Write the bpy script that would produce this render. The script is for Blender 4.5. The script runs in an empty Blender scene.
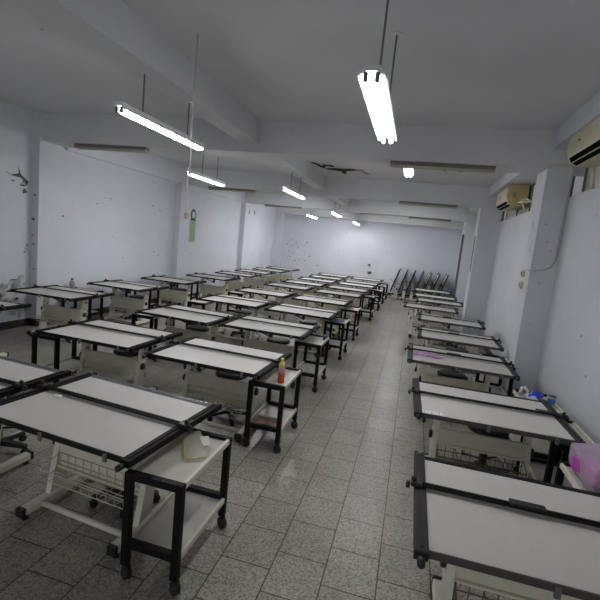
import bpy, bmesh, math, random
from mathutils import Matrix, Vector
PI = math.pi
random.seed(7)
scene = bpy.context.scene
COL = scene.collection

# ------------------------------------------------------------------ helpers
def lin(c):
    c = c / 255.0
    return c / 12.92 if c <= 0.04045 else ((c + 0.055) / 1.055) ** 2.4
def rgb(r, g, b): return (lin(r), lin(g), lin(b), 1.0)

MATS = {}
def mat(name, col, rough=0.5, metal=0.0, noise=0.0, nscale=8.0, emit=None, estr=0.0, alpha=1.0, trans=0.0, bump=0.0, spec=0.5):
    if name in MATS: return MATS[name]
    m = bpy.data.materials.new(name); m.use_nodes = True
    nt = m.node_tree; b = nt.nodes['Principled BSDF']
    b.inputs['Base Color'].default_value = col
    b.inputs['Roughness'].default_value = rough
    b.inputs['Metallic'].default_value = metal
    b.inputs['Specular IOR Level'].default_value = spec
    if alpha < 1: b.inputs['Alpha'].default_value = alpha
    if trans: b.inputs['Transmission Weight'].default_value = trans
    if emit:
        b.inputs['Emission Color'].default_value = emit
        b.inputs['Emission Strength'].default_value = estr
    tc = nt.nodes.new('ShaderNodeTexCoord')
    if noise:
        n = nt.nodes.new('ShaderNodeTexNoise'); n.inputs['Scale'].default_value = nscale; n.inputs['Detail'].default_value = 5
        nt.links.new(tc.outputs['Object'], n.inputs['Vector'])
        r = nt.nodes.new('ShaderNodeValToRGB')
        lo = [c * (1 - noise) for c in col[:3]] + [1]; hi = [min(1, c * (1 + noise)) for c in col[:3]] + [1]
        r.color_ramp.elements[0].color = lo; r.color_ramp.elements[1].color = hi
        r.color_ramp.elements[0].position = .3; r.color_ramp.elements[1].position = .7
        nt.links.new(n.outputs['Fac'], r.inputs['Fac']); nt.links.new(r.outputs['Color'], b.inputs['Base Color'])
        if bump:
            bp = nt.nodes.new('ShaderNodeBump'); bp.inputs['Strength'].default_value = bump; bp.inputs['Distance'].default_value = .01
            nt.links.new(n.outputs['Fac'], bp.inputs['Height']); nt.links.new(bp.outputs['Normal'], b.inputs['Normal'])
    MATS[name] = m
    return m

class MB:
    """collects shapes, then links them as one mesh object"""
    def __init__(self): self.bm = bmesh.new()
    def box(self, x0, x1, y0, y1, z0, z1, bevel=0.0, seg=2, M=None):
        v = [self.bm.verts.new(p) for p in ((x0,y0,z0),(x1,y0,z0),(x1,y1,z0),(x0,y1,z0),(x0,y0,z1),(x1,y0,z1),(x1,y1,z1),(x0,y1,z1))]
        f = [self.bm.faces.new([v[i] for i in q]) for q in ((0,3,2,1),(4,5,6,7),(0,1,5,4),(1,2,6,5),(2,3,7,6),(3,0,4,7))]
        if M is not None: bmesh.ops.transform(self.bm, matrix=M, verts=v)
        if bevel:
            es = list({e for q in f for e in q.edges})
            bmesh.ops.bevel(self.bm, geom=es, offset=bevel, segments=seg, affect='EDGES', profile=.5)
        return self
    def tube(self, pts, r, n=8, cap=True, r2=None):
        pts = [Vector(p) for p in pts]; rings = []
        for i, p in enumerate(pts):
            d = (pts[min(i+1, len(pts)-1)] - pts[max(i-1, 0)]).normalized()
            a = Vector((0,0,1)) if abs(d.z) < .9 else Vector((1,0,0))
            u = d.cross(a).normalized(); w = d.cross(u)
            rr = r if r2 is None else r + (r2 - r) * i / max(1, len(pts)-1)
            rings.append([self.bm.verts.new(p + (u*math.cos(2*PI*k/n) + w*math.sin(2*PI*k/n))*rr) for k in range(n)])
        for a, b in zip(rings, rings[1:]):
            for k in range(n):
                self.bm.faces.new((a[k], a[(k+1)%n], b[(k+1)%n], b[k])).smooth = True
        if cap:
            self.bm.faces.new(rings[0]); self.bm.faces.new(rings[-1])
        return self
    def bar(self, p, q, w, h=None):
        """square bar from p to q"""
        h = h or w; p = Vector(p); q = Vector(q); d = q - p; L = d.length
        rot = d.to_track_quat('Z', 'Y').to_matrix().to_4x4()
        return self.box(-w/2, w/2, -h/2, h/2, 0, L, M=Matrix.Translation(p) @ rot)
    def lathe(self, prof, n=20, c=(0,0,0), axis='Z'):
        rings = []
        for r, z in prof:
            ring = []
            for k in range(n):
                a = 2*PI*k/n; x, y = r*math.cos(a), r*math.sin(a)
                p = (x, y, z) if axis == 'Z' else ((z, x, y) if axis == 'X' else (x, z, y))
                ring.append(self.bm.verts.new((p[0]+c[0], p[1]+c[1], p[2]+c[2])))
            rings.append(ring)
        for a, b in zip(rings, rings[1:]):
            for k in range(n): self.bm.faces.new((a[k], a[(k+1)%n], b[(k+1)%n], b[k])).smooth = True
        self.bm.faces.new(rings[0]); self.bm.faces.new(rings[-1])
        return self
    def torus(self, R, r, c, n=28, m=8):
        pts = [(c[0]+R*math.cos(2*PI*k/n), c[1]+R*math.sin(2*PI*k/n), c[2]) for k in range(n+1)]
        return self.tube(pts, r, m, cap=False)
    def poly(self, pts):
        self.bm.faces.new([self.bm.verts.new(p) for p in pts]); return self
    def prism(self, prof, y0, y1):
        """profile of (x,z) run along y"""
        a = [self.bm.verts.new((x, y0, z)) for x, z in prof]; b = [self.bm.verts.new((x, y1, z)) for x, z in prof]
        n = len(prof)
        for k in range(n): self.bm.faces.new((a[k], a[(k+1)%n], b[(k+1)%n], b[k]))
        self.bm.faces.new(a); self.bm.faces.new(b); return self
    def xform(self, M): bmesh.ops.transform(self.bm, matrix=M, verts=self.bm.verts[:]); return self
    def build(self, name, m, parent=None, label=None):
        bmesh.ops.recalc_face_normals(self.bm, faces=self.bm.faces[:])
        me = bpy.data.meshes.new(name); self.bm.to_mesh(me); self.bm.free()
        me.materials.append(m)
        o = bpy.data.objects.new(name, me); COL.objects.link(o)
        if parent is not None: o.parent = parent
        if label: o['label'] = label
        return o

def empty(name, label=None, cat=None, group=None, loc=(0,0,0), rz=0):
    o = bpy.data.objects.new(name, None); o.empty_display_size = .1; COL.objects.link(o)
    o.location = loc; o.rotation_euler = (0,0,rz)
    tag(o, label, cat, group); return o
def tag(o, label=None, cat=None, group=None, kind=None):
    if label: o['label'] = label
    if cat: o['category'] = cat
    if group: o['group'] = group
    if kind: o['kind'] = kind
    return o
KIDS = {}
def kids(o):
    if o.name not in KIDS: KIDS[o.name] = [c for c in COL.objects if c.parent == o]
    return KIDS[o.name]
def dup(o, parent=None):
    ch = kids(o)
    c = o.copy(); COL.objects.link(c); c.parent = parent
    for k in ch: dup(k, c)
    return c

# ------------------------------------------------------------------ materials
M_board   = mat('board_laminate', rgb(199,196,191), .5, noise=.02, nscale=30, spec=.3)
M_black   = mat('black_rail', rgb(15,15,16), .6, noise=.1, nscale=20, spec=.18)
M_rail    = mat('charcoal_rail', rgb(36,35,39), .5, noise=.08, nscale=20, spec=.25)
M_edge    = mat('dark_front_edge', rgb(18,17,18), .55, spec=.3)
M_alu     = mat('aluminium_strip', rgb(150,150,155), .35, .6)
M_cream   = mat('cream_enamel', rgb(218,215,200), .45, noise=.03, nscale=10)
M_cream2  = mat('cream_panel', rgb(212,208,190), .5, noise=.04, nscale=10)
M_wire    = mat('cream_wire', rgb(205,200,184), .4)
M_bwire   = mat('brown_wire', rgb(92,78,62), .5)
M_plastic = mat('black_plastic', rgb(22,22,24), .45)
M_rubber  = mat('rubber', rgb(26,26,27), .7)
M_chrome  = mat('chrome', rgb(160,160,165), .4, 1.0)
M_clip    = mat('grey_clip', rgb(112,112,112), .4, .3)
M_shelf   = mat('shelf_laminate', rgb(186,183,172), .4, noise=.03, nscale=15)
M_lip     = mat('shelf_edge', rgb(214,208,192), .45)
M_cart    = mat('black_tube', rgb(11,11,12), .55, noise=.1, nscale=25, spec=.2)
M_seat    = mat('black_vinyl', rgb(38,37,40), .45, noise=.08, nscale=30)
M_white   = mat('white_enamel', rgb(215,215,215), .5)
M_tube    = mat('lit_tube', rgb(255,255,255), .5, emit=(.965, .985, 1.0, 1), estr=75.0)
M_tube2   = mat('lit_tube_near', rgb(255,255,255), .5, emit=(.965, .985, 1.0, 1), estr=48.0)
M_unlit   = mat('unlit_housing', rgb(122,118,110), .5, noise=.06, nscale=6)
M_unlit2  = mat('unlit_tube', rgb(176,172,160), .4)
M_patch   = mat('bare_plaster', rgb(84,82,80), .9, noise=.3, nscale=14)
M_flake   = mat('loose_paint', rgb(172,173,177), .85, noise=.12, nscale=12)
M_rust    = mat('rusty_hole', rgb(52,45,38), .95, noise=.4, nscale=18)
M_beige   = mat('damp_plaster', rgb(158,156,150), .9, noise=.25, nscale=9)

def wall_mat(name, col, bumpy=.06):
    m = bpy.data.materials.new(name); m.use_nodes = True
    nt = m.node_tree; b = nt.nodes['Principled BSDF']; b.inputs['Roughness'].default_value = .8
    b.inputs['Specular IOR Level'].default_value = .25
    tc = nt.nodes.new('ShaderNodeTexCoord')
    n1 = nt.nodes.new('ShaderNodeTexNoise'); n1.inputs['Scale'].default_value = .9; n1.inputs['Detail'].default_value = 6
    n2 = nt.nodes.new('ShaderNodeTexNoise'); n2.inputs['Scale'].default_value = 25; n2.inputs['Detail'].default_value = 4
    n3 = nt.nodes.new('ShaderNodeTexNoise'); n3.inputs['Scale'].default_value = 6.5; n3.inputs['Detail'].default_value = 3
    for n in (n1, n2, n3): nt.links.new(tc.outputs['Object'], n.inputs['Vector'])
    r = nt.nodes.new('ShaderNodeValToRGB')
    r.color_ramp.elements[0].position = .3; r.color_ramp.elements[1].position = .72
    r.color_ramp.elements[0].color = [c*.92 for c in col[:3]]+[1]; r.color_ramp.elements[1].color = [min(1, c*1.05) for c in col[:3]]+[1]
    nt.links.new(n1.outputs['Fac'], r.inputs['Fac'])
    sp = nt.nodes.new('ShaderNodeValToRGB')                       # a few worn specks
    sp.color_ramp.elements[0].position = .755; sp.color_ramp.elements[1].position = .80
    sp.color_ramp.elements[0].color = (0,0,0,1); sp.color_ramp.elements[1].color = (1,1,1,1)
    nt.links.new(n3.outputs['Fac'], sp.inputs['Fac'])
    mx = nt.nodes.new('ShaderNodeMixRGB'); mx.blend_type = 'MIX'; mx.inputs['Color2'].default_value = rgb(146,146,150)
    nt.links.new(sp.outputs['Color'], mx.inputs['Fac']); nt.links.new(r.outputs['Color'], mx.inputs['Color1'])
    nt.links.new(mx.outputs['Color'], b.inputs['Base Color'])
    bp = nt.nodes.new('ShaderNodeBump'); bp.inputs['Strength'].default_value = bumpy; bp.inputs['Distance'].default_value = .02
    nt.links.new(n2.outputs['Fac'], bp.inputs['Height']); nt.links.new(bp.outputs['Normal'], b.inputs['Normal'])
    return m
M_wall = wall_mat('painted_plaster', rgb(205,207,214))
M_ceil = wall_mat('ceiling_paint', rgb(206,206,208))
M_base = mat('dark_baseboard', rgb(44,34,33), .5, noise=.2, nscale=6)

def floor_mat():
    m = bpy.data.materials.new('terrazzo_tiles'); m.use_nodes = True
    nt = m.node_tree; b = nt.nodes['Principled BSDF']
    tc = nt.nodes.new('ShaderNodeTexCoord')
    mp = nt.nodes.new('ShaderNodeMapping'); mp.inputs['Rotation'].default_value = (0,0,PI/2); mp.inputs['Location'].default_value = (.08, .275, 0)
    nt.links.new(tc.outputs['Object'], mp.inputs['Vector'])
    br = nt.nodes.new('ShaderNodeTexBrick'); br.offset = .5; br.squash = 1
    br.inputs['Scale'].default_value = 1; br.inputs['Brick Width'].default_value = .34; br.inputs['Row Height'].default_value = .316
    br.inputs['Mortar Size'].default_value = .0045; br.inputs['Mortar Smooth'].default_value = .3; br.inputs['Bias'].default_value = 0
    br.inputs['Color1'].default_value = rgb(168,163,153); br.inputs['Color2'].default_value = rgb(155,150,141); br.inputs['Mortar'].default_value = rgb(74,62,54)
    nt.links.new(mp.outputs['Vector'], br.inputs['Vector'])
    v = nt.nodes.new('ShaderNodeTexVoronoi'); v.inputs['Scale'].default_value = 115
    nt.links.new(tc.outputs['Object'], v.inputs['Vector'])
    cr = nt.nodes.new('ShaderNodeValToRGB'); cr.color_ramp.interpolation = 'LINEAR'
    e = cr.color_ramp.elements; e[0].position = .0; e[0].color = (.32,.31,.30,1); e[1].position = 1; e[1].color = (1.3,1.28,1.24,1)
    k = cr.color_ramp.elements.new(.32); k.color = (.74,.74,.73,1); k = cr.color_ramp.elements.new(.55); k.color = (1,1,1,1)
    sx = nt.nodes.new('ShaderNodeSeparateColor'); nt.links.new(v.outputs['Color'], sx.inputs['Color']); nt.links.new(sx.outputs['Red'], cr.inputs['Fac'])
    mu = nt.nodes.new('ShaderNodeMixRGB'); mu.blend_type = 'MULTIPLY'; mu.inputs['Fac'].default_value = .85
    nt.links.new(br.outputs['Color'], mu.inputs['Color1']); nt.links.new(cr.outputs['Color'], mu.inputs['Color2'])
    n = nt.nodes.new('ShaderNodeTexNoise'); n.inputs['Scale'].default_value = 1.3; n.inputs['Detail'].default_value = 6
    nt.links.new(tc.outputs['Object'], n.inputs['Vector'])
    c2 = nt.nodes.new('ShaderNodeValToRGB'); c2.color_ramp.elements[0].color = (.8,.79,.77,1); c2.color_ramp.elements[1].color = (1.05,1.05,1.04,1)
    c2.color_ramp.elements[0].position = .3; c2.color_ramp.elements[1].position = .65
    nt.links.new(n.outputs['Fac'], c2.inputs['Fac'])
    m2 = nt.nodes.new('ShaderNodeMixRGB'); m2.blend_type = 'MULTIPLY'; m2.inputs['Fac'].default_value = 1
    nt.links.new(mu.outputs['Color'], m2.inputs['Color1']); nt.links.new(c2.outputs['Color'], m2.inputs['Color2'])
    nt.links.new(m2.outputs['Color'], b.inputs['Base Color'])
    rr = nt.nodes.new('ShaderNodeMapRange'); rr.inputs['To Min'].default_value = .22; rr.inputs['To Max'].default_value = .42
    nt.links.new(n.outputs['Fac'], rr.inputs['Value']); nt.links.new(rr.outputs['Result'], b.inputs['Roughness'])
    bp = nt.nodes.new('ShaderNodeBump'); bp.inputs['Strength'].default_value = .25; bp.inputs['Distance'].default_value = .003; bp.invert = True
    nt.links.new(br.outputs['Fac'], bp.inputs['Height']); nt.links.new(bp.outputs['Normal'], b.inputs['Normal'])
    return m
M_floor = floor_mat()

# ------------------------------------------------------------------ room shell
XL, XR, YF, YB, ZC, ZB = -6.30, 1.77, -2.2, 19.3, 3.65, 3.2
XL0 = -6.46                       # near bay of the left wall lies a little further out
def struct(name, mb, m, parent=None):
    o = mb.build(name, m, parent)
    if parent is None: o['kind'] = 'structure'
    return o
floor = struct('floor', MB().box(-6.9, 2.4, YF-.2, YB+.2, -.2, 0), M_floor)
ceiling = struct('ceiling', MB().box(-6.9, 2.4, YF-.2, YB+.2, ZC, ZC+.2), M_ceil)
wl = MB().box(XL0-.3, XL0, YF, 6.13, 0, ZC).box(XL0-.3, XL, 6.13, YB, 0, ZC)
wall_left = struct('wall_left', wl, M_wall)
wall_back = struct('wall_back', MB().box(-6.8, 2.3, YB, YB+.2, 0, ZC), M_wall)
wall_front = struct('wall_front', MB().box(-6.8, 2.3, YF-.2, YF, 0, ZC), M_wall)
# right wall: solid below the sill, a high band of windows above it, solid again towards the back
SILL = 2.86; WTOP = 3.42
wr = MB().box(XR, XR+.3, YF, YB, 0, SILL).box(XR, XR+.3, YF, YB, WTOP, ZC)
wr.box(XR, XR+.3, 15.4, YB, SILL, WTOP)
wall_right = struct('wall_right', wr, M_wall)
M_sash = mat('window_sash', rgb(120,112,98), .5)
M_pane = mat('blinded_pane', rgb(172,165,146), .4, noise=.12, nscale=3)
M_pane2 = mat('pale_blind', rgb(216,213,204), .5, noise=.05, nscale=3)
for wi, (y0, y1) in enumerate(((-2.2,1.3),(1.8,6.2),(6.7,10.9),(11.4,15.4))):
    w = MB().box(XR+.12, XR+.17, y0, y1, SILL, SILL+.035).box(XR+.12, XR+.17, y0, y1, WTOP-.035, WTOP)
    n = 4
    for k in range(n+1):
        yy = y0 + (y1-y0-.04)*k/n; w.box(XR+.12, XR+.17, yy, yy+.04, SILL, WTOP)
    fr = struct('window_%d' % (wi+1), w, M_sash)
    for k in range(n):
        a = y0 + (y1-y0)*k/n + .03; b = y0 + (y1-y0)*(k+1)/n - .02
        struct('pane', MB().box(XR+.14, XR+.15, a, b, SILL+.03, WTOP-.03), M_pane2 if k in (1, 3) else M_pane, fr)

# pillars, beams and joists
def pillar(name, x0, x1, y0, y1, z1=ZC): return struct(name, MB().box(x0, x1, y0, y1, 0, z1), M_wall)
pR1 = pillar('trim_1', 1.47, XR, 6.2, 6.68, ZB)
pR2 = pillar('trim_2', 1.34, XR, 10.9, 11.4, 3.19)
pR3 = pillar('trim_3', 1.47, XR, 15.0, 15.5, 3.16)
pL2 = pillar('trim_4', XL, -6.13, 10.45, 11.65, 3.19)
pL3 = pillar('trim_5', XL, -6.13, 14.95, 15.6, 3.16)
pL4 = pillar('trim_6', XL, -5.98, 18.95, YB)
beam1 = struct('trim_7', MB().box(-6.46, XR+.3, 6.2, 6.66, ZB, ZC), M_ceil)
beam2 = struct('trim_8', MB().box(XL, XR+.3, 11.0, 11.45, 3.19, ZC), M_ceil)
beam3 = struct('trim_9', MB().box(XL, XR+.3, 15.05, 15.5, 3.16, ZC), M_ceil)
beam4 = struct('trim_10', MB().box(XL, XR+.3, 18.9, YB, 3.12, ZC), M_ceil)
for k, (a, b) in enumerate(((YF,6.2),(6.66,11.0),(11.45,15.05),(15.5,18.9))):
    struct('trim_%d' % (11+k), MB().box(-2.71, -2.42, a, b, 3.33, ZC), M_ceil)
struct('trim_15', MB().box(XL, XL+.07, 6.66, 11.0, 3.16, ZC).box(XL, XL+.07, 11.45, 15.05, 3.14, ZC), M_wall)
for k, (a, b) in enumerate(((YF,6.2),(6.66,11.0),(11.45,15.05),(15.5,18.9))):
    struct('trim_%d' % (16+k), MB().box(1.47, XR, a, b, WTOP, ZC), M_wall)
BH = .13
struct('baseboard_left', MB().box(XL0, XL0+.015, YF, 6.115, 0, BH).box(XL0, XL+.015, 6.115, 6.13, 0, BH).box(XL, XL+.015, 6.13, 10.45, 0, BH)
       .box(XL, -6.115, 10.435, 10.45, 0, BH).box(-6.13, -6.115, 10.45, 11.65, 0, BH).box(XL, XL+.015, 11.65, 14.95, 0, BH)
       .box(-6.13, -6.115, 14.95, 15.6, 0, BH).box(XL, XL+.015, 15.6, 18.95, 0, BH), M_base)
struct('baseboard_back', MB().box(-5.98, XR, YB-.015, YB, 0, BH), M_base)
struct('baseboard_right', MB().box(XR-.015, XR, YF, 6.2, 0, BH).box(1.455, 1.47, 6.2, 6.68, 0, BH).box(XR-.015, XR, 6.68, 10.9, 0, BH)
       .box(1.325, 1.34, 10.9, 11.4, 0, BH).box(XR-.015, XR, 11.4, 15.0, 0, BH), M_base)

# damaged paint: flat irregular flakes lying on the walls (children of the wall they belong to)
def outline(n, ru, rv):
    n += 5; pts = []
    for k in range(n):
        a = 2*PI*k/n + random.uniform(-.2, .2); q = random.uniform(.35, 1.0)
        pts.append((ru*q*math.cos(a), rv*q*math.sin(a)))
    return pts
def flake_x(parent, x, y, z, ru, rv, m, pts=None, d=.003):
    pts = pts or outline(9, ru, rv)
    return MB().poly([(x+d, y+u, z+v) for u, v in pts]).build('paint_damage', m, parent)
def flake_y(parent, x, y, z, ru, rv, m): return MB().poly([(x+u, y-.003, z+v) for u, v in outline(9, ru, rv)]).build('paint_damage', m, parent)
big = [(5.62,2.60),(5.74,2.56),(5.88,2.60),(5.87,2.72),(5.92,2.60),(6.0,2.54),(6.07,2.50),(6.05,2.43),(5.96,2.40),(5.90,2.41),(5.97,2.50),(5.90,2.54),(5.80,2.54),(5.70,2.56)]
MB().poly([(XL0+.003, y, z) for y, z in big]).build('paint_damage', M_patch, wall_left)
flake_x(wall_left, XL0, 5.98, 2.45, .07, .04, M_flake, d=.005)
flake_x(wall_left, XL0, 6.0, 2.33, .06, .07, M_patch); flake_x(wall_left, XL0, 5.78, 2.47, .04, .02, M_patch)
for (x, z, s) in ((-6.39,2.29,.035),(-6.42,2.17,.03),(-6.36,2.28,.02),(-6.40,1.88,.05),(-6.37,1.76,.03),(-6.41,1.6,.025),(-6.39,1.45,.04),(-6.36,1.3,.02),(-6.41,1.2,.035),(-6.37,1.02,.03)):
    flake_y(wall_left, x, 6.13, z, s*.9, s*.7, random.choice([M_patch, M_flake, M_flake]))
rnd = random.Random(4)
for _ in range(34):
    y, z = rnd.uniform(5.2, 6.02), rnd.choice([rnd.gauss(.74,.09), rnd.uniform(.2,.8)])
    k = rnd.uniform(.03,.12)
    flake_x(wall_left, XL0, y, z, k, k*.7, rnd.choice([M_beige, M_flake, M_flake, M_patch]) if k < .07 else rnd.choice([M_flake, M_beige]), d=.003+.0008*_)
for (y, z, ru, rv, m) in ((5.86,.76,.10,.10,M_beige),(5.62,.74,.12,.08,M_beige),(5.78,.84,.10,.015,M_patch),(5.95,.9,.06,.05,M_flake),(6.02,1.35,.05,.07,M_flake),(6.03,1.42,.022,.04,M_patch),(5.98,1.3,.03,.02,M_patch)):
    flake_x(wall_left, XL0, y, z, ru, rv, m, d=.034)
for (y, z, s) in ((7.76,2.44,.05),(7.93,2.44,.045),(7.86,2.4,.02),(6.67,1.98,.05),(6.88,2.18,.02),(7.54,2.3,.03),(9.46,2.45,.05),(9.77,2.36,.04),(9.8,1.25,.08),(9.9,1.2,.05),(8.03,1.65,.03),(8.64,1.57,.03),(9.6,1.33,.04),(8.4,1.2,.03),(7.2,1.3,.02)):
    flake_x(wall_left, XL, y, z, s, s*.45, random.choice([M_patch, M_patch, M_flake]))
for (y, z, s) in ((11.2,1.3,.05),(11.4,1.1,.04),(10.9,2.6,.03)): flake_x(pL2, -6.13, y, z, s, s*.8, M_flake)
flake_x(pL3, -6.13, 15.3, 2.87, .07, .13, M_patch); flake_x(wall_left, XL, 16.3, 2.9, .08, .14, M_patch)
for _ in range(46):
    flake_y(wall_back, random.gauss(-5.3,.32), YB, random.uniform(.95,2.0), random.uniform(.015,.05), random.uniform(.015,.05), random.choice([M_patch, M_flake]))
for (x, z, s) in ((-1.86,1.22,.10),(-1.82,.9,.13),(-4.6,1.32,.06),(-.84,.7,.1),(-3.3,1.72,.05),(-2.9,2.3,.04),(-1.2,1.9,.04),(-4.2,.95,.05)):
    flake_y(wall_back, x, YB, z, s, s*.7, random.choice([M_flake, M_patch]))
c1 = [(-2.41,9.22),(-2.3,9.15),(-2.2,9.3),(-2.12,9.55),(-2.06,9.3),(-1.98,9.38),(-1.8,9.36),(-1.72,9.5),(-1.8,9.62),(-1.95,9.55),(-2.05,9.62),(-2.15,9.85),(-2.24,9.75),(-2.3,9.45)]
c2 = [(-2.0,9.72),(-1.8,9.62),(-1.6,9.55),(-1.4,9.6),(-1.2,9.52),(-1.0,9.62),(-1.0,9.74),(-1.2,9.82),(-1.38,9.9),(-1.42,10.25),(-1.52,10.3),(-1.56,9.95),(-1.75,9.88),(-1.95,9.84)]
c1 = [(-2.40+(x+2.41)*.7, y) for x, y in c1]; c2 = [(-2.22+(x+2)*.75, y+.15) for x, y in c2]
for pts in (c1, c2, [(-1.36,10.0),(-1.28,10.12),(-1.2,10.18),(-1.28,10.25),(-1.38,10.14)], [(.2,9.0),(.32,9.12),(.42,9.3),(.36,9.34),(.24,9.15)], [(.6,9.25),(.7,9.22),(.72,9.32),(.62,9.34)]):
    MB().poly([(x, y, ZC-.003) for x, y in pts]).build('ceiling_damage', M_rust, ceiling)
MB().poly([(-1.46,9.70,ZC-.006),(-1.32,9.66,ZC-.006),(-1.31,9.98,ZC-.006),(-1.45,10.02,ZC-.006)]).build('ceiling_damage', mat('pale_wood', rgb(176,160,132), .8), ceiling)
for (y, z, s) in ((6.4,2.19,.03),(6.45,2.5,.035)): MB().poly([(1.467, y+u, z+v) for u, v in outline(8, s*.6, s*1.6)]).build('paint_damage', M_patch, pR1)
for (x, z, s) in ((1.56,2.5,.04),(1.6,2.28,.05),(1.66,2.17,.03),(1.6,1.75,.03),(1.58,1.2,.025)): flake_y(pR1, x, 6.2, z, s, s*.5, M_flake)
for (y, z, s) in ((5.2,2.55,.015),(4.6,1.9,.02),(5.0,1.3,.02),(4.7,.95,.02),(3.8,1.5,.015)): MB().poly([(XR-.003, y+u, z+v) for u, v in outline(8, s, s)]).build('paint_damage', M_patch, wall_right)

# ------------------------------------------------------------------ drafting table
TW, TD, TH = 1.2, .878, .75
def make_table(tilt=0.0, ruler_y=.03, basket='cream', strip=M_black, lean=True, handle=None):
    t = empty('drafting_table', 'x', 'drafting table', 'drafting tables')
    hx, hy = TW/2, TD/2
    R = Matrix.Identity(4)
    if tilt: R = Matrix.Translation((0,.10,.76)) @ Matrix.Rotation(-tilt, 4, 'X') @ Matrix.Translation((0,0,-.735))
    def B(mb, name, m, parent=None, label=None): return mb.xform(R).build(name, m, parent or t, label)
    B(MB().box(-hx+.055, hx-.055, -hy+.012, hy-.04, TH-.025, TH, .003, 1), 'tabletop', M_board)
    B(MB().box(-hx+.055, hx-.055, -hy, -hy+.012, TH-.032, TH+.002, .002, 1), 'front_edge', M_edge if basket == 'cream' else mat('brown_grey_edge', rgb(72,68,65), .5))
    be = MB().box(-hx+.055, hx-.055, hy-.04, hy, TH-.03, TH+.003, .002, 1)
    if strip is M_alu:
        be.box(-hx+.06, hx-.06, hy-.030, hy-.024, TH+.003, TH+.010).box(-hx+.06, hx-.06, hy-.010, hy-.004, TH+.003, TH+.010)
    B(be, 'back_edge', strip)
    for s in (-1, 1):
        x = s*(hx-.03)
        r = B(MB().box(x-.03, x+.03, -hy-.03, hy+.035, TH-.03, TH+.012, .004, 1).box(x-.007, x+.007, -hy+.0, hy-.02, TH+.012, TH+.017), 'side_rail', M_rail if basket != 'cream' else M_black)
        B(MB().lathe([(.004,-.05),(.016,-.048),(.018,-.02),(.014,0),(.004,.002)], 10, (x, -hy-.032, TH-.012), 'Y'), 'rail_end', M_plastic, r)
        B(MB().lathe([(.004,0),(.012,.001),(.012,.009),(.004,.01)], 10, (x, hy-.005, TH+.012)), 'rail_screw', M_clip, r)
    ru = B(MB().box(-hx-.015, hx+.015, ruler_y-.024, ruler_y+.024, TH+.016, TH+.026, .003, 1).box(-hx+.01, hx-.01, ruler_y-.005, ruler_y+.005, TH+.026, TH+.031), 'parallel_ruler', M_black)
    for s in (-1, 1):
        B(MB().box(s*(hx-.01)-.03, s*(hx-.01)+.03, ruler_y-.035, ruler_y+.035, TH+.013, TH+.035, .005, 1)
          .lathe([(.004,0),(.014,.001),(.012,.02),(.004,.022)], 10, (s*(hx+.005), ruler_y, TH+.035))
          .lathe([(.004,0),(.02,.002),(.02,.02),(.004,.022)], 10, (s*(hx+.022) - (.022 if s < 0 else 0), ruler_y, TH+.005), 'X'), 'ruler_carriage', M_plastic, ru)
    if handle is not None:
        B(MB().box(handle-.085, handle+.085, ruler_y-.028, ruler_y+.028, TH+.026, TH+.042, .006, 2), 'ruler_grip', M_rail, ru)
    for x in (-.05, .42, ):
        B(MB().box(x-.012, x+.012, -hy-.012, -hy+.002, TH-.05, TH-.004, .002, 1), 'edge_clip', M_clip)
    # under the board
    B(MB().box(-.42, .42, -.03, .03, TH-.07, TH-.026).box(-.36, -.33, -.3, .3, TH-.05, TH-.026).box(.33, .36, -.3, .3, TH-.05, TH-.026), 'board_frame', M_cream)
    if not tilt:
        MB().tube([(-.18,-.22,TH-.04),(.0,-.02,TH-.16)], .011, 8).box(-.02,.02,-.03,.03,TH-.17,TH-.07).build('tilt_strut', M_plastic, t)
    for s in (-1, 1):
        x = s*.372
        top, bot = (.05, -.06) if lean else (0, 0)
        # a broad flat column, wider at its foot
        c = MB()
        prof = [(-.045+bot,.085),(.075+bot,.085),(.045+top,TH-.06),(-.035+top,TH-.06)]
        v0 = [c.bm.verts.new((x-.022, y, z)) for y, z in prof]; v1 = [c.bm.verts.new((x+.022, y, z)) for y, z in prof]
        for k in range(4): c.bm.faces.new((v0[k], v0[(k+1)%4], v1[(k+1)%4], v1[k]))
        c.bm.faces.new(v0); c.bm.faces.new(v1)
        lg = c.build('leg', M_cream, t)
        MB().box(x-.024, x+.024, top-.03, top+.015, .60, .64).build('leg_bracket', M_clip, lg)
        MB().box(x-.024, x+.024, .0, .04, .50, .52).build('leg_bracket', M_clip, lg)
        FL = .24 if tilt else .30
        ft = MB().box(x-.03, x+.03, -FL, FL, .035, .088, .006, 1).build('foot', M_cream, t)
        for e in (-1, 1):
            MB().box(x-.032, x+.032, e*FL-.015, e*FL+.015, .03, .092, .004, 1).lathe([(.01,0),(.022,.002),(.02,.03),(.01,.032)], 10, (x, e*(FL-.03), .0)).build('foot_cap', M_plastic, ft)
        MB().lathe([(.006,0),(.034,.004),(.038,.012),(.034,.026),(.008,.03)], 14, (x + (.022 if s > 0 else -.052), -.005, .425), 'X').build('knob', M_plastic, t)
        if s < 0: MB().tube([(x+s*.02, .06, .62),(x+s*.10, .08, .62),(x+s*.10, .08, .53)], .008, 8).lathe([(.006,-.05),(.014,-.048),(.014,.0),(.006,.002)], 10, (x+s*.10, .08, .53)).build('height_lever', M_plastic, t)
    MB().tube([(-.36,0 if tilt else -.17,.062),(.36,0 if tilt else -.17,.062)], .018, 10).build('crossbar', M_cream, t)
    pz = .355 if basket == 'brown' else .265
    pn = MB().box(-.363, .363, -.035, -.018, pz, .505, .004, 1).box(-.363, .363, -.055, -.035, .49, .505).box(-.363, .363, -.055, -.035, pz, pz+.015)
    pn.build('front_panel', M_cream2, t)
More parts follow.
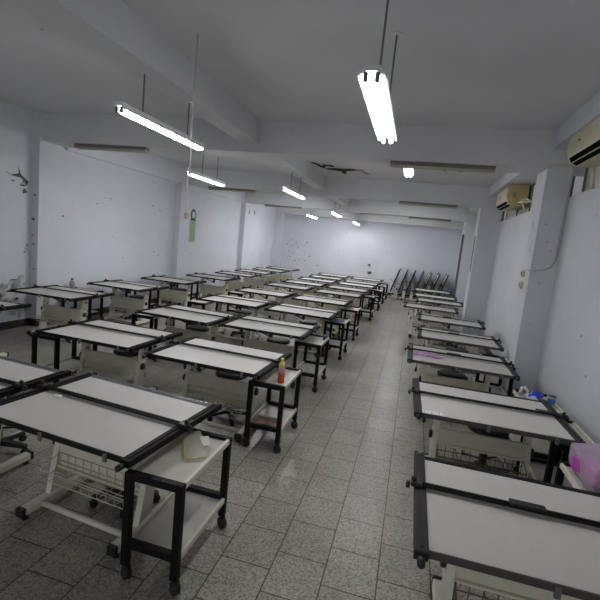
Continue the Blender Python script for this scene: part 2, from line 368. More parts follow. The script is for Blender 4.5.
    if basket and not tilt:
        w = MB(); r = .0032
        z0, z1, y0, y1 = .25, .365, -.04, -.19
        for k in range(11):
            x = -.34 + .068*k
            w.tube([(x,y0,z1),(x,y0,z0),(x,y1,z0),(x,y1,z0+.06)], r, 4)
        for (y, z) in ((y1,z0+.06),(y1,z0),(y0-.05,z0),(y0-.10,z0),(y0,z0),(y0,(z0+z1)/2),(y0,z1)): w.tube([(-.345,y,z),(.345,y,z)], r*1.3, 4)
        for x in (-.345, .345): w.tube([(x,y0,z1),(x,y1,z0+.06)], r*1.3, 4)
        w.build('wire_basket', M_wire if basket == 'cream' else M_bwire, t)
    return t

ORD = ['first','second','third','fourth','fifth','sixth','seventh','eighth','ninth','tenth']
T_left = make_table()
T_near = make_table(strip=M_alu)
T_right = make_table(ruler_y=.06, basket='brown', handle=-.05)
T_right2 = make_table(ruler_y=.03, basket='brown', handle=.48)
T_store = make_table(tilt=math.radians(74), basket=None, lean=False)
used = set()
tables = {}
def put(proto, key, x, y, rz, label, group):
    o = proto if proto.name not in used else dup(proto)
    used.add(proto.name)
    o.location = (x, y, 0); o.rotation_euler = (0,0,rz)
    o['label'] = label; o['group'] = group; tables[key] = o
    return o
for p in (T_left, T_near, T_right, T_right2, T_store):
    for k in kids(p):
        kids(k)
        for kk in kids(k): kids(kk)
A = [(-5.50,4.22,.0),(-5.46,5.85,.02),(-5.42,7.50,-.02),(-5.46,9.26,0),(-5.28,11.02,-.04),(-5.27,12.74,0),(-5.32,14.38,.0),(-5.26,15.92,-.02),(-5.26,17.5,-.03)]
Bc = [(-3.15,2.37,-.06),(-3.14,4.09,-.022),(-3.08,5.73,-.07),(-3.10,7.54,-.014),(-3.14,9.36,-.02),(-3.12,11.22,-.02),(-3.03,12.62,-.01),(-3.0,14.2,-.01),(-2.99,15.68,0),(-3.0,17.2,-.02)]
Cc = [(-1.83,2.345,-.088),(-1.763,4.006,-.035),(-1.82,5.77,-.01),(-1.78,7.49,-.02),(-1.82,9.32,0),(-1.74,11.1,-.01),(-1.72,12.55,-.02),(-1.69,14.17,0),(-1.66,15.3,0),(-1.68,17.2,-.01)]
Rc = [(.76,2.2,.0),(.75,3.83,.02),(.68,5.5,-.003),(.81,7.04,-.02),(.83,8.82,-.03),(.52,10.55,-.02),(.80,12.13,-.01),(.74,13.45,0),(.74,15.4,0)]
GA, GB, GC, GR = 'drafting tables along the left wall', 'drafting tables in the second column', 'drafting tables beside the aisle', 'drafting tables along the right wall'
for i, (x, y, r) in enumerate(A):
    lab = 'white-topped drafting table in the column along the left wall, %s from the front' % ORD[i]
    if i == 0: lab = 'white-topped drafting table at left edge beside the peeling wall, only its tip showing'
    if i == 1: lab = 'white-topped drafting table in front of the grey bottle by the left wall corner'
    if i == 8: lab = 'white-topped drafting table nearest the back wall in the column along the left wall'
    put(T_left, 'A%d' % (i+1), x, y, r, lab, GA)
for i, (x, y, r) in enumerate(Bc):
    lab = 'white-topped drafting table in the second column from the left wall, %s from the front' % ORD[i]
    if i == 0: lab = 'white-topped drafting table at lower left, left neighbour of the table with the white eraser'
    if i == 9: lab = 'white-topped drafting table nearest the back wall in the second column from the left wall'
    put(T_near if i == 0 else T_left, 'B%d' % (i+1), x, y, r, lab, GB)
for i, (x, y, r) in enumerate(Cc):
    lab = 'white-topped drafting table in the column just left of the aisle, %s from the front' % ORD[i]
    if i == 0: lab = 'large foreground drafting table with white eraser beside its black ruler'
    if i == 1: lab = 'white-topped drafting table beside the cart with the orange drink bottle'
    if i == 9: lab = 'white-topped drafting table nearest the back wall in the column just left of the aisle'
    put(T_near if i == 0 else T_left, 'C%d' % (i+1), x, y, r, lab, GC)
for i, (x, y, r) in enumerate(Rc):
    lab = 'white-topped drafting table along the right wall, %s from the front' % ORD[i]
    if i == 0: lab = 'drafting table at the bottom right corner, cut off below the pink plastic bag'
    if i == 1: lab = 'drafting table with white lettering on its near left corner, by the right wall'
    if i == 2: lab = 'drafting table along the right wall with purple-white cloth on its left end'
    if i == 8: lab = 'drafting table with small blue box, rearmost of those along the right wall'
    put(T_right2 if i in (1,) else T_right, 'R%d' % (i+1), x, y, r, lab, GR)
for k in range(7):
    put(T_store, 'S%d' % k, -.53 + .315*k, 18.55 + (.085 if k % 2 else 0), PI/2,
        'folded drafting table with upturned board by the back wall, %s from the left of seven' % ORD[k], 'folded drafting tables at the back wall')

# ------------------------------------------------------------------ stools
def make_stool():
    t = empty('drafting_stool', 'x', 'stool', 'black stools under the tables')
    MB().lathe([(.02,.475),(.155,.475),(.172,.485),(.176,.50),(.168,.516),(.14,.522),(.02,.522)], 28).build('seat', M_seat, t)
    MB().lathe([(.024,.07),(.03,.075),(.03,.27),(.018,.275),(.018,.475),(.016,.478)], 16).build('column', M_plastic, t)
    rg = MB().torus(.19, .011, (0,0,.205), 32, 8).build('foot_ring', M_chrome, t, 'chrome foot ring')
    sp = MB()
    for k in range(3):
        a = 2*PI*k/3 + .4; sp.tube([(.02*math.cos(a), .02*math.sin(a), .205), (.19*math.cos(a), .19*math.sin(a), .205)], .009, 8)
    sp.build('ring_spoke', M_plastic, rg)
    b = MB()
    for k in range(5):
        a = 2*PI*k/5
        M = Matrix.Rotation(a, 4, 'Z')
        v = [(.0,-.03,.07),(.0,.03,.07),(.23,.018,.055),(.23,-.018,.055),(.0,-.03,.115),(.0,.03,.115),(.23,.018,.078),(.23,-.018,.078)]
        vs = [b.bm.verts.new(M @ Vector(p)) for p in v]
        for q in ((0,3,2,1),(4,5,6,7),(0,1,5,4),(1,2,6,5),(2,3,7,6),(3,0,4,7)): b.bm.faces.new([vs[i] for i in q])
    bs = b.build('star_base', M_plastic, t)
    for k in range(5):
        a = 2*PI*k/5; cx, cy = .218*math.cos(a), .218*math.sin(a)
        MB().tube([(cx-.018*math.sin(a), cy+.018*math.cos(a), .026), (cx+.018*math.sin(a), cy-.018*math.cos(a), .026)], .026, 14).box(cx-.01, cx+.01, cy-.01, cy+.01, .03, .06).build('caster', M_rubber, bs)
    return t
ST = make_stool()
for k in kids(ST):
    kids(k)
    for kk in kids(k): kids(kk)
stools = [('C1',.05,.2,'black stool pushed under the foreground table with the white eraser'),('C2',.05,.17,'black round stool under the table beside the orange drink bottle'),
 ('C3',.06,.19,None),('C4',.05,.22,None),('C5',.08,.2,None),('B2',.08,.2,None),('B3',.05,.17,None),('B4',.05,.2,None),('B5',.05,.2,None),('B1',.05,.3,'black stool under the lower left table beside the eraser table'),
 ('R2',.08,.17,'black round stool under the right-hand table with white lettering'),('R3',-.03,.17,'black round stool under the table with the purple-white cloth'),('R4',.05,.18,None),('R5',.05,.18,None),('A4',.05,.2,None),('A3',.05,.2,None)]
cn = {'A':'left-wall column','B':'second column from left','C':'column beside the aisle','R':'right-wall column'}
for i, (k, dx, dy, lab) in enumerate(stools):
    o = ST if i == 0 else dup(ST)
    tx = tables[k].location
    o.location = (tx.x+dx, tx.y+dy, 0); o.rotation_euler = (0,0,tables[k].rotation_euler.z+.314)
    o['label'] = lab or 'black round stool under the %s table from the front, %s' % (ORD[int(k[1:])-1], cn[k[0]])

# ------------------------------------------------------------------ side carts
CW, CD, CH = .35, .64, .65
def make_cart():
    t = empty('side_cart', 'x', 'cart', 'rolling side carts')
    hx, hy = CW/2, CD/2; w = .042
    for sx in (-1, 1):
        for sy in (-1, 1):
            x, y = sx*(hx-w/2), sy*(hy-w/2)
            lg = MB().box(x-w/2, x+w/2, y-w/2, y+w/2, .095, CH, .003, 1).build('leg', M_cart, t)
            MB().tube([(x-.010, y-.006, .036), (x+.014, y+.022, .036)], .036, 16).tube([(x-.016, y-.013, .036), (x+.020, y+.029, .036)], .014, 10).box(x-.016, x+.02, y-.012, y+.024, .064, .084, .003, 1).tube([(x,y,.08),(x,y,.097)], .012, 8).build('caster', M_rubber, lg)
    for sy in (-1, 1):
        y = sy*(hy-w/2)
        for z in (CH-w, .205): MB().box(-hx+w, hx-w, y-w/2, y+w/2, z, z+w, .002, 1).build('rail', M_cart, t)
    for z, n in ((CH-.03, 'top_shelf'), (.205, 'lower_shelf')):
        sh = MB().box(-hx+.012, hx-.012, -hy+w, hy-w, z-.002, z+.012).build(n, M_shelf, t)
        for sx in (-1, 1):
            x = sx*(hx-.011)
            MB().box(x-.011, x+.011, -hy+w, hy-w, z-.006, z+.03, .003, 1).build('shelf_edge', M_lip, sh)
    return t
CT = make_cart()
for k in kids(CT):
    kids(k)
    for kk in kids(k): kids(kk)
carts = [
 (-1.175,2.22,0,'rolling side cart holding the yellow-edged sheet, beside the foreground table'),
 (-1.15,3.965,0,'rolling side cart with the orange drink bottle on its top shelf'),
 (-1.20,5.76,0,'rolling side cart behind the orange drink bottle cart, blue packet at its right edge'),
 (-1.17,7.58,0,'rolling side cart along the aisle with dark blue cloth on its top shelf'),
 (-1.17,9.27,0,'rolling side cart along the aisle with pinkish packet on its top shelf'),
 (-1.11,12.2,0,'black rolling side cart along the aisle, next one behind the pinkish packet cart'),
 (-1.07,14.3,0,'black rolling side cart along the aisle, third from the back wall'),
 (-1.07,16.2,0,'black rolling side cart along the aisle, second from the back wall'),
 (-1.05,17.75,0,'black rolling side cart along the aisle nearest the back wall'),
 (-3.83,4.16,0,'black rolling side cart at left end of the second table in the second column'),
 (-3.76,5.84,0,'black rolling side cart at left end of the third table in the second column'),
 (-3.79,7.53,0,'black rolling side cart at left end of the fourth table in the second column'),
 (-3.83,9.44,0,'black rolling side cart at left end of the fifth table in the second column'),
 (-5.955,6.84,PI/2,'rolling side cart by the left wall carrying the grey bottle'),
 (-5.75,8.42,PI/2,'rolling side cart by the left wall, second behind the grey bottle'),
 (-5.72,10.2,PI/2,'rolling side cart by the left wall, just before the pillar with green poster'),
 (1.33,2.93,0,'rolling side cart by the right wall under the pink plastic bag'),
 (1.375,3.87,0,'rolling side cart tucked along the right end of the table with white lettering'),
 (1.365,4.60,0,'rolling side cart by the right wall carrying blue and white bags'),
 (1.26,6.24,PI/2*0,'rolling side cart by the right wall pillar, holding a small blue packet'),
]
cart_objs = []
for i, (x, y, r, lab) in enumerate(carts):
    o = CT if i == 0 else dup(CT)
    o.location = (x, y, 0); o.rotation_euler = (0,0,r); o['label'] = lab
    cart_objs.append(o)

# ------------------------------------------------------------------ lights
def make_lamp(m_tube, z_top, n_tubes=2, hang=.45, lit=True, L=1.22, width=.13, rods=(.3,-.3)):
    """fluorescent fitting along local y, origin at its own underside centre"""
    t = empty('fluorescent_light', 'x', 'light fixture', 'lit fluorescent lights')
    h = MB()
    prof = [(-width/2,.03),(-width/2+.01,.028),(-.03,.055),(.03,.055),(width/2-.01,.028),(width/2,.03),(.04,.085),(-.04,.085)]
    h.prism(prof, -L/2, L/2); h.build('housing', M_white, t)
    for s in (-1, 1):
        x = s*(.033 if width > .12 else .022)
        MB().tube([(x, -L/2+.03, .018), (x, L/2-.03, .018)], .0145, 12).build('tube', m_tube, t)
        for q in (-1, 1): MB().box(x-.013, x+.013, q*(L/2-.017)-.014, q*(L/2-.017)+.014, .0, .05, .002, 1).build('tube_holder', M_clip, t)
    for ry in rods:
        r = MB().tube([(0, ry, .08), (0, ry, .085+hang)], .007, 8).build('rod', M_clip, t)
        MB().lathe([(.008,0),(.035,.002),(.035,.012),(.008,.014)], 12, (0, ry, .085+hang-.014)).build('rod_cap', M_white, r)
    return t
lamps = [
 (-2.55, 3.99, 2.885, 3.33, (.4,-.4), 1.46, 'long lit fluorescent light hanging nearest over the left tables'),
 (-3.88, 7.48, 2.885, 3.65, (.40,-.20), 1.40, 'lit fluorescent light on two rods, left one of the second pair'),
 (-2.53, 8.69, 2.885, 3.33, (.4,-.3), 1.50, 'lit fluorescent light on two rods, in front of the ceiling cracks'),
 (-3.88, 16.0, 2.885, 3.65, (.4,-.3), 1.46, 'small lit fluorescent light far off, leftmost of the three near the back'),
 (-2.56, 13.8, 2.885, 3.33, (.4,-.4), 1.46, 'small lit fluorescent light far off, middle of the three near the back'),
 (-2.48, 18.0, 2.885, 3.33, (.4,-.4), 1.46, 'small lit fluorescent light far off, rightmost of the three near the back'),
 (-.36, 3.25, 2.885, 3.65, (.4,-.4), 1.46, 'lit twin-tube fluorescent light above the aisle at the top edge'),
 (-.285, 7.85, 3.29, 3.65, (.2,-.2), .66, 'lit fluorescent light seen end-on below the long unlit ceiling fitting'),
]
for (x, y, z, zt, rods, L, lab) in lamps:
    o = make_lamp(M_tube2 if y < 5 else M_tube, zt, hang=zt-z-.085, rods=rods, L=L, width=.17 if x > -1 else .10)
    o.location = (x, y, z); o['label'] = lab

def make_unlit(L=1.36):
    t = empty('unlit_fluorescent_light', 'x', 'light fixture', 'unlit fluorescent fittings')
    MB().prism([(-.06,.0),(.06,.0),(.05,.05),(-.05,.05)], -L/2, L/2).build('housing', M_unlit, t)
    for s in (-1, 1):
        MB().tube([(s*.045,-L/2+.03,-.012),(s*.045,L/2-.03,-.012)], .015, 10).build('tube', M_unlit2, t)
        MB().box(-.065,.065, s*(L/2-.015)-.015, s*(L/2-.015)+.015, -.03, .01, .003, 1).build('tube_holder', M_unlit2, t)
    return t
U = make_unlit()
for k in kids(U): kids(k)
for i, (x, y, z, lab) in enumerate((
  (-5.03,6.3,3.15,'unlit fluorescent fitting under the ceiling beam at upper left'),
  (.19,6.32,3.15,'unlit fluorescent fitting under the ceiling beam at upper right, the long nearest one'),
  (-5.0,11.1,3.14,'unlit fluorescent fitting under the second beam, left of the hanging lights'),
  (.15,11.08,3.14,'unlit fluorescent fitting under the second beam at right'),
  (-4.80,15.2,3.11,'unlit fluorescent fitting under the third beam at far left'),
  (.33,15.2,3.11,'unlit fluorescent fitting under the third beam at right, smallest'))):
    o = U if i == 0 else dup(U)
    o.location = (x, y, z); o.rotation_euler = (0,0,PI/2); o['label'] = lab

# hanging cord with a socket
tag(MB().tube([(-2.05,3.6,3.65),(-2.055,3.6,2.9),(-2.04,3.6,2.6),(-2.06,3.6,2.4),(-2.055,3.6,2.2),(-2.05,3.6,2.12)], .006, 8).build('hanging_cord', mat('cord_beige', rgb(190,178,170), .6)),
    'beige electric cord hanging from the ceiling by the green poster', 'cord')
cord = COL.objects['hanging_cord']
MB().box(-2.065,-2.03,3.585,3.615,2.07,2.125,.006,2).build('socket', mat('socket_beige', rgb(176,160,150), .6), cord)

# ------------------------------------------------------------------ air conditioners
M_ac = mat('ac_ivory', rgb(206,198,172), .45, noise=.03, nscale=5)
M_acs = mat('ac_yellowed', rgb(178,158,112), .5, noise=.05, nscale=6)
M_slot = mat('ac_slot', rgb(6,6,6), .9, spec=.05)
def ac(y0, y1, z0, x0, xb, label):
    t = empty('air_conditioner', label, 'air conditioner', 'wall air conditioners', (0,0,0))
    D = xb - x0; H = .38
    prof = [(xb, z0+.02), (xb-.05, z0), (x0+.12, z0-.005), (x0+.05, z0+.025), (x0+.015, z0+.09), (x0, z0+.17), (x0+.01, z0+H-.05), (x0+.06, z0+H-.005), (x0+.12, z0+H), (xb, z0+H)]
    MB().prism(prof, y0+.02, y1-.02).build('body', M_ac, t)
    for a, b in ((y0, y0+.02), (y1-.02, y1)): MB().prism([(x0+(x-x0)*.985+.002, z) for x, z in prof], a, b).build('side_panel', M_acs, t, 'yellowed end panel')
    # two dark outlet slots on the lower front slope
    def slope(p, q, t0, t1, name, m):
        P, Q = Vector((p[0], 0, p[1])), Vector((q[0], 0, q[1])); n = Vector((-(Q-P).z, 0, (Q-P).x)).normalized()
        if n.x > 0: n = -n
        a = P + (Q-P)*t0 + n*.003; b = P + (Q-P)*t1 + n*.003
        MB().poly([(a.x, y0+.07, a.z), (a.x, y1-.07, a.z), (b.x, y1-.07, b.z), (b.x, y0+.07, b.z)]).build(name, m, t)
    slope((x0+.05, z0+.025), (x0+.015, z0+.09), .02, .75, 'air_slot', M_slot)
    slope((x0+.12, z0-.005), (x0+.05, z0+.025), .15, .85, 'air_slot', M_slot)
    MB().box(x0-.001, x0+.004, y1-.42, y1-.36, z0+.19, z0+.205).build('status_window', M_slot, t)
    return t
a2 = ac(8.9, 10.05, 3.03, 1.50, XR+.1, 'ivory wall air conditioner between the two right-hand pillars, yellowed end panel facing')
MB().poly([(1.60,8.897,3.17),(1.66,8.897,3.17),(1.66,8.897,3.26),(1.60,8.897,3.26)]).build('end_badge', mat('badge_grey', rgb(130,122,100), .6), a2)
pp = MB().tube([(1.70,8.91,3.08),(1.70,8.75,3.07),(1.72,8.55,3.06),(1.82,8.35,3.04)], .014, 10).tube([(1.74,8.91,3.12),(1.74,8.75,3.12),(1.76,8.5,3.11),(1.84,8.3,3.02)], .012, 10).tube([(1.72,8.65,3.06),(1.76,8.6,2.97),(1.78,8.55,2.9)], .015, 8)
pp.build('refrigerant_pipe', mat('pipe_wrap', rgb(206,200,188), .7), a2)
a1 = ac(4.4, 5.66, 3.12, 1.50, XR+.1, 'ivory wall air conditioner at the top right corner, cut off by the frame')
MB().tube([(1.78,5.6,3.1),(1.80,5.62,3.0),(1.82,5.62,2.88)], .02, 8).build('refrigerant_pipe', MATS['pipe_wrap'], a1)

# ------------------------------------------------------------------ wall fittings
M_cable = mat('cable_cover', rgb(196,190,180), .6)
tag(MB().tube([(1.44,6.19,3.185),(1.50,6.185,3.23),(1.60,6.185,3.235),(1.73,6.185,3.235),(1.755,6.185,3.2),(1.75,6.185,2.95),(1.735,6.185,2.8),(1.74,6.185,2.4),(1.735,6.185,2.05),(1.70,6.185,1.97),(1.62,6.185,1.93),(1.50,6.185,1.90),(1.455,6.195,1.90),(1.455,6.3,1.90)], .010, 8).build('wall_cable', M_cable),
    'pale cable running round and down the nearest right-hand pillar', 'cable')
for z0, z1, lab in ((1.80,1.89,'beige switch box on the right-hand pillar, upper of two'), (1.64,1.74,'beige socket box on the right-hand pillar, lower of two')):
    o = empty('switch_box', lab, 'switch', 'switch boxes on the pillar', (1.47,6.5,0))
    MB().box(-.03, 0, -.06, .06, z0, z1, .005, 1).build('case', mat('switch_beige', rgb(196,186,166), .5), o)
    MB().box(-.036, -.03, -.025, .025, z0+.025, z1-.025, .003, 1).build('rocker', mat('switch_brown', rgb(120,100,82), .5), o)
# dark conduit on the far pillar
o = empty('wall_conduit', 'dark grey vertical conduit on the far right pillar', 'conduit')
MB().box(1.41, 1.47, 15.02, 15.2, .5, 2.72, .008, 1).build('channel', mat('conduit_grey', rgb(92,90,92), .6, noise=.3, nscale=6), o)
for z in (.8, 1.4, 2.0, 2.5): MB().box(1.425, 1.47, 15.085, 15.205, z, z+.03).build('clamp', M_clip, o)
tag(MB().box(1.40, 1.47, 15.05, 15.2, 2.86, 3.0, .02, 2).build('wall_box', M_lip), 'small cream wall box at the top of the far right pillar', 'junction box')
# green posters
M_green = mat('poster_green', rgb(150,178,146), .7, noise=.06, nscale=10)
M_ink = mat('poster_ink', rgb(42,58,52), .7)
M_paper = mat('poster_white', rgb(205,210,210), .7)
def poster_strokes(mb, x, yc, z0, z1, s, cols):
    rnd = random.Random(3)
    n = 9; dz = (z1-z0)/n
    for c in cols:
        for k in range(n):
            zc = z0 + dz*(k+.5)
            for q in range(3):
                dy = rnd.uniform(-.012,.012); zz = zc + rnd.uniform(-.3,.3)*dz
                mb.box(min(x,x+s), max(x,x+s), yc+c+dy-.012, yc+c+dy+.012, zz-.004, zz+.004)
            mb.box(min(x,x+s), max(x,x+s), yc+c-.004, yc+c+.004, zc-.3*dz, zc+.3*dz)
o = empty('wall_poster', 'narrow green vertical poster with round dark emblem on the left pillar', 'poster')
yc = 11.16; xp = -6.13
MB().box(xp, xp+.004, yc-.17, yc+.17, 1.62, 2.22).build('green_sheet', M_green, o)
MB().box(xp, xp+.004, yc-.17, yc+.17, 2.22, 2.54).build('emblem_sheet', M_paper, o)
em = MB().lathe([(.004,.004),(.155,.004),(.155,.006),(.004,.006)], 28, (xp, yc, 2.39), 'X').build('emblem_disc', M_ink, o)
MB().lathe([(.004,.006),(.10,.006),(.10,.008),(.004,.008)], 24, (xp, yc, 2.39), 'X').build('emblem_centre', M_paper, em)
MB().box(xp+.004, xp+.007, yc-.15, yc+.15, 2.225, 2.27).build('emblem_banner', M_ink, em)
mb = MB(); poster_strokes(mb, xp+.004, yc, 1.68, 2.18, .003, (-.05, .06)); mb.build('poster_lettering', M_ink, o)
o = empty('wall_poster', 'thin green vertical strip poster on the second right-hand pillar', 'poster')
MB().box(1.336, 1.34, 11.08, 11.3, 1.66, 2.52).build('green_sheet', mat('faded_green', rgb(126,142,130), .7), o)
mb = MB(); poster_strokes(mb, 1.336, 11.19, 1.74, 2.44, -.003, (-.04, .04)); mb.build('poster_lettering', M_ink, o)

# ------------------------------------------------------------------ small things
# orange drink bottle
b = empty('drink_bottle', 'orange drink bottle with yellow cap on the side cart top', 'bottle', None, (-1.06,3.80,.633))
MB().lathe([(.006,0),(.028,.0),(.032,.008),(.032,.06),(.030,.075),(.032,.09),(.032,.10),(.029,.101)], 20).build('bottle_base', mat('orange_drink', rgb(176,84,46), .25, noise=.1, nscale=30), b)
MB().lathe([(.0315,.10),(.0325,.101),(.0325,.155),(.0315,.156)], 20).build('label', mat('bottle_label', rgb(172,140,140), .5, noise=.35, nscale=45), b)
MB().lathe([(.031,.156),(.0325,.165),(.030,.185),(.018,.21),(.014,.215)], 20).build('bottle_shoulder', mat('amber_plastic', rgb(178,164,96), .25), b)
MB().lathe([(.004,.213),(.0165,.214),(.0165,.236),(.014,.238),(.004,.238)], 18).build('cap', mat('yellow_cap', rgb(206,200,104), .4), b)
# grey bottle at the left wall
b = empty('spray_bottle', 'pale grey bottle with dark cap standing by the left wall', 'bottle', None, (-6.17,6.80,.633))
MB().lathe([(.006,0),(.045,0),(.048,.01),(.048,.13),(.042,.15),(.02,.165),(.018,.175)], 18).build('bottle_body', mat('grey_bottle', rgb(150,152,156), .4, noise=.1, nscale=30), b)
MB().lathe([(.004,.173),(.022,.174),(.022,.20),(.018,.205),(.004,.206)], 14).build('cap', mat('dark_cap', rgb(70,70,74), .5), b)
# brown cloth on the lower shelf of the bottle cart
def cloth(name, cx, cy, z, w, d, m, h=.02, n=10, rz=0.0, seed=1):
    rnd = random.Random(seed); mb = MB(); g = []
    ph = [rnd.uniform(0, 6) for _ in range(4)]
    for j in range(n+1):
        row = []
        for i in range(n+1):
            u, v = i/n-.5, j/n-.5
            e = .06*math.sin(9*v+ph[0])*w; f = .06*math.sin(8*u+ph[1])*d
            x, y = u*w+e, v*d+f
            zz = z + .004 + h*(.5+.5*math.sin(11*u+ph[2])*math.sin(9*v+ph[3]))*(1-abs(2*u)**4)*(1-abs(2*v)**4)
            c, s = math.cos(rz), math.sin(rz)
            row.append(mb.bm.verts.new((cx+c*x-s*y, cy+s*x+c*y, zz)))
        g.append(row)
    for j in range(n):
        for i in range(n): mb.bm.faces.new((g[j][i], g[j][i+1], g[j+1][i+1], g[j+1][i])).smooth = True
    return mb.build(name, m)
tag(cloth('folded_cloth', -1.17, 3.80, .228, .23, .20, mat('brown_rag', rgb(150,124,108), .9, noise=.2, nscale=30), .02, seed=2), 'brownish crumpled cloth on the lower shelf of the orange bottle cart', 'cloth')
tag(cloth('folded_cloth', -1.17, 7.60, .634, .24, .36, mat('navy_cloth', rgb(98,102,122), .8, noise=.15, nscale=20), .014, seed=5), 'dark blue cloth spread on an aisle cart top', 'cloth')
tag(cloth('packet', -1.15, 9.16, .634, .14, .15, mat('pink_packet', rgb(186,140,132), .6, noise=.2, nscale=25), .02, seed=6), 'pinkish flat packet on an aisle cart top', 'packet')
o = tag(MB().box(-1.085, -1.055, 5.86, 6.0, .634, .69, .004, 1).build('packet', mat('blue_packet', rgb(58,74,128), .5)), 'small blue packet at right edge of the cart behind the orange bottle', 'packet')
# yellow-edged clear sheet on the first cart
o = empty('plastic_folder', 'translucent beige folder with yellow edging lying on the nearest side cart', 'folder', None, (-1.15,2.32,.651))
M_film = mat('beige_film', rgb(196,188,172), .35, alpha=.5)
MB().poly([(-.15,.11,.004),(-.07,.18,.014),(.08,.01,.012),(.12,-.10,.004),(.02,-.17,.002)]).build('sheet', M_film, o)
MB().tube([(-.15,.11,.005),(.02,-.17,.004),(.12,-.10,.005)], .003, 6).build('yellow_edging', mat('yellow_edge', rgb(196,182,84), .5), o)
MB().poly([(-.03,.10,.014),(.02,.13,.016),(.09,.02,.016),(.05,.0,.013)]).build('folded_corner', mat('pale_paper', rgb(206,200,186), .6), o)
# white eraser on the foreground table
tag(MB().box(-2.25,-2.19,2.338,2.362,.7505,.768,.004,2).build('eraser', mat('white_eraser', rgb(236,236,236), .5)), 'small white eraser on the foreground table beside its ruler', 'eraser')
# purple and white cloth on the right-hand table
o = cloth('cloth_strip', .315, 5.40, .755, .30, .16, mat('purple_cloth', rgb(186,140,184), .4, noise=.38, nscale=14), .03, 14, -.06, 9)
tag(o, 'purple and white plastic-wrapped cloth on the left end of a right-wall table', 'cloth')
# white lettering (worn) and green tape on the second right-hand table
tx = tables['R2']
lt = MB(); rnd = random.Random(11); x = -.535
for k in range(6):
    w = rnd.uniform(.018,.024); yb = -.412
    lt.box(x, x+.008, yb, yb+.055, .7502, .7512)
    lt.box(x, x+w, yb+(.0,.022,.044)[k % 3], yb+(.009,.031,.053)[k % 3], .7502, .7512)
    if k % 2: lt.box(x+w-.008, x+w, yb, yb+.04, .7502, .7512)
    x += w+.005
lt.build('worn_lettering', mat('letter_white', rgb(250,250,252), .6), tx, 'worn white lettering')
MB().box(.36,.46,-.425,-.400,.7502,.752).build('tape_strip', mat('green_tape', rgb(160,186,168), .5), tx, 'pale green tape')
# bags on the right-hand carts
def lump(name, c, r, m, seed, n=16, q=.18, flat=.0):
    rnd = random.Random(seed); mb = MB(); ph = [rnd.uniform(0,6) for _ in range(6)]; rings = []
    for j in range(1, n):
        th = PI*j/n; ring = []
        for i in range(2*n):
            a = 2*PI*i/(2*n)
            k = 1 + q*(math.sin(3*a+ph[0]+2*th)*math.sin(2*th+ph[1]) + .6*math.sin(5*a+ph[2])*math.sin(4*th+ph[3]) + .35*math.sin(9*a+ph[4])*math.sin(7*th+ph[5]))
            z = r[2]*math.cos(th)*k
            ring.append(mb.bm.verts.new((r[0]*math.sin(th)*math.cos(a)*k, r[1]*math.sin(th)*math.sin(a)*k, max(z, -r[2]*.8))))
        rings.append(ring)
    for a, b in zip(rings, rings[1:]):
        for i in range(2*n): mb.bm.faces.new((a[i], a[(i+1)%(2*n)], b[(i+1)%(2*n)], b[i])).smooth = True
    mb.bm.faces.new(rings[0]); mb.bm.faces.new(rings[-1])
    mb.xform(Matrix.Translation((c[0], c[1], c[2]+r[2]*.8)))
    return mb
M_bagw = mat('white_film', rgb(214,216,224), .35, alpha=.8)
bag = empty('plastic_bag', 'white plastic bag with bright blue print on the right-wall cart', 'plastic bag', None, (1.325,4.57,.634))
lump('bag', (0,.0,0), (.082,.11,.055), M_bagw, 4).build('bag_body', M_bagw, bag)
lump('p', (.0,-.02,.03), (.065,.06,.055), None, 8, q=.12).build('blue_print', mat('blue_film', rgb(44,66,176), .35, noise=.35, nscale=20), bag)
bag = empty('plastic_bag', 'small white and maroon bag left of the blue-printed bag', 'plastic bag', None, (1.275,4.79,.634))
lump('bag', (0,0,0), (.045,.055,.05), M_bagw, 14).build('bag_body', M_bagw, bag)
lump('p', (-.01,-.03,.03), (.022,.025,.025), None, 15).build('maroon_print', mat('maroon_film', rgb(110,52,66), .4), bag)
cup = empty('plastic_cup', 'clear cup with blue label beside the blue-printed bag by the wall', 'cup', None, (1.478,4.60,.634))
MB().lathe([(.004,0),(.030,0),(.036,.09),(.033,.09),(.028,.006),(.004,.006)], 18).build('cup_body', mat('clear_cup', rgb(205,215,225), .2, alpha=.6), cup)
MB().lathe([(.0325,.02),(.0335,.021),(.0365,.072),(.0355,.073)], 18).build('cup_label', mat('cup_blue', rgb(56,110,190), .4), cup)
MB().lathe([(.004,.088),(.038,.089),(.038,.098),(.004,.10)], 18).build('lid', mat('dark_lid', rgb(70,74,84), .4), cup)
# pink bag at lower right
M_pinkf = mat('pink_film', rgb(214,192,214), .3, alpha=.5, noise=.06, nscale=12)
bag = empty('plastic_bag', 'translucent pale pink plastic bag with magenta contents at lower right', 'plastic bag', None, (1.32,2.965,.638))
bb = lump('bag', (.02,.03,0), (.22,.36,.20), None, 21, q=.13)
for v in bb.bm.verts:
    v.co.x = max(-.12, min(.135, v.co.x)) + .012*math.sin(17*v.co.y+9*v.co.z); v.co.y = max(-.20, min(.24, v.co.y)) + .012*math.sin(19*v.co.x+13*v.co.z)
    v.co.z = max(.003, min(.19 + .03*math.sin(9*v.co.y+4) + .02*math.sin(15*v.co.x), v.co.z))
bb.build('bag_body', M_pinkf, bag)
MB().box(-.10,.02,-.17,.17,.02,.13,.03,3,M=Matrix.Translation((.0,.03,0)) @ Matrix.Rotation(.25,4,'Z')).build('magenta_pouch', mat('magenta', rgb(176,62,160), .5), bag)
MB().box(.05,.13,-.10,.18,.02,.09,.02,2).build('lilac_pouch', mat('lilac', rgb(176,150,196), .5), bag)
MB().tube([(.06,.16,.18),(.05,.08,.24),(.08,-.03,.245),(.10,-.10,.18)], .009, 8).build('bag_handle', M_pinkf, bag)
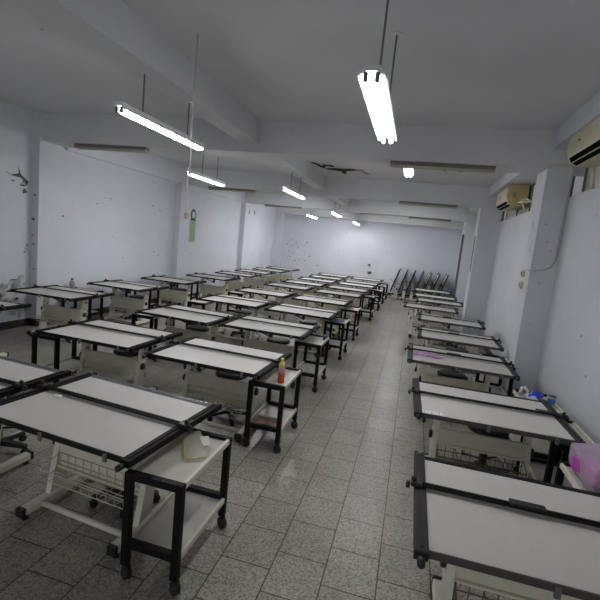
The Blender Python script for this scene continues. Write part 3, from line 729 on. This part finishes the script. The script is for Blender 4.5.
tag(lump('scrap', (1.22,2.69,.638), (.03,.04,.03), None, 33, q=.25).build('crumpled_paper', mat('paper_scrap', rgb(216,210,206), .7)), 'crumpled white paper in front of the pink plastic bag', 'paper')
tag(MB().box(1.19,1.33,6.12,6.20,.634,.665,.004,1).build('packet', MATS['blue_packet']), 'small blue packet on the cart by the right-hand pillar', 'packet')
tag(MB().box(1.10,1.26,15.28,15.42,.782,.86,.006,1).build('blue_box', mat('box_blue', rgb(60,84,140), .5)), 'small blue box on the rearmost right-wall table', 'box')

# fill lights without fittings, added to brighten the rear bays, up between the beams
def area(x, y, z, sx, sy, W):
    l = bpy.data.lights.new('rear_fill', 'AREA'); l.shape = 'RECTANGLE'; l.size = sx; l.size_y = sy; l.energy = W; l.color = (.965,.985,1)
    o = bpy.data.objects.new('rear_fill', l); COL.objects.link(o); o.location = (x, y, z)
for x in (-4.2, -.3): area(x, 17.0, 3.6, .2, 1.2, 22); area(x, 13.3, 3.6, .2, 1.2, 22)
# broad low fill light added before the closed front wall, behind the camera
l = bpy.data.lights.new('front_fill', 'AREA'); l.shape = 'RECTANGLE'; l.size = 6.0; l.size_y = 1.8; l.energy = 34; l.color = (.96,.98,1)
o = bpy.data.objects.new('front_fill', l); COL.objects.link(o); o.location = (-2.0, -2.1, 1.1); o.rotation_euler = (PI/2, 0, 0)
scene.cycles.diffuse_bounces = 8; scene.cycles.max_bounces = 16
# ------------------------------------------------------------------ camera, world, view
yaw, pitch, roll, H = -.24609, .13418, .10288, 1.9742
cy, sy, cp, sp = math.cos(yaw), math.sin(yaw), math.cos(pitch), math.sin(pitch)
f = Vector((sy*cp, cy*cp, -sp)); r = Vector((cy, -sy, 0)); u = r.cross(f)
cr, sr = math.cos(roll), math.sin(roll)
r2 = r*cr + u*sr; u2 = u*cr - r*sr
cam = bpy.data.cameras.new('camera'); co = bpy.data.objects.new('camera', cam); COL.objects.link(co)
co.matrix_world = Matrix(((r2.x,u2.x,-f.x,0),(r2.y,u2.y,-f.y,0),(r2.z,u2.z,-f.z,H),(0,0,0,1)))
cam.sensor_width = 36; cam.lens = 36*432.06/600; cam.shift_y = -.5/600; cam.clip_start = .05
scene.camera = co
w = bpy.data.worlds.new('world'); w.use_nodes = True; scene.world = w
w.node_tree.nodes['Background'].inputs['Color'].default_value = (.5,.52,.56,1); w.node_tree.nodes['Background'].inputs['Strength'].default_value = .3
scene.view_settings.view_transform = 'Standard'
scene.view_settings.look = 'None'
scene.view_settings.exposure = 0.3
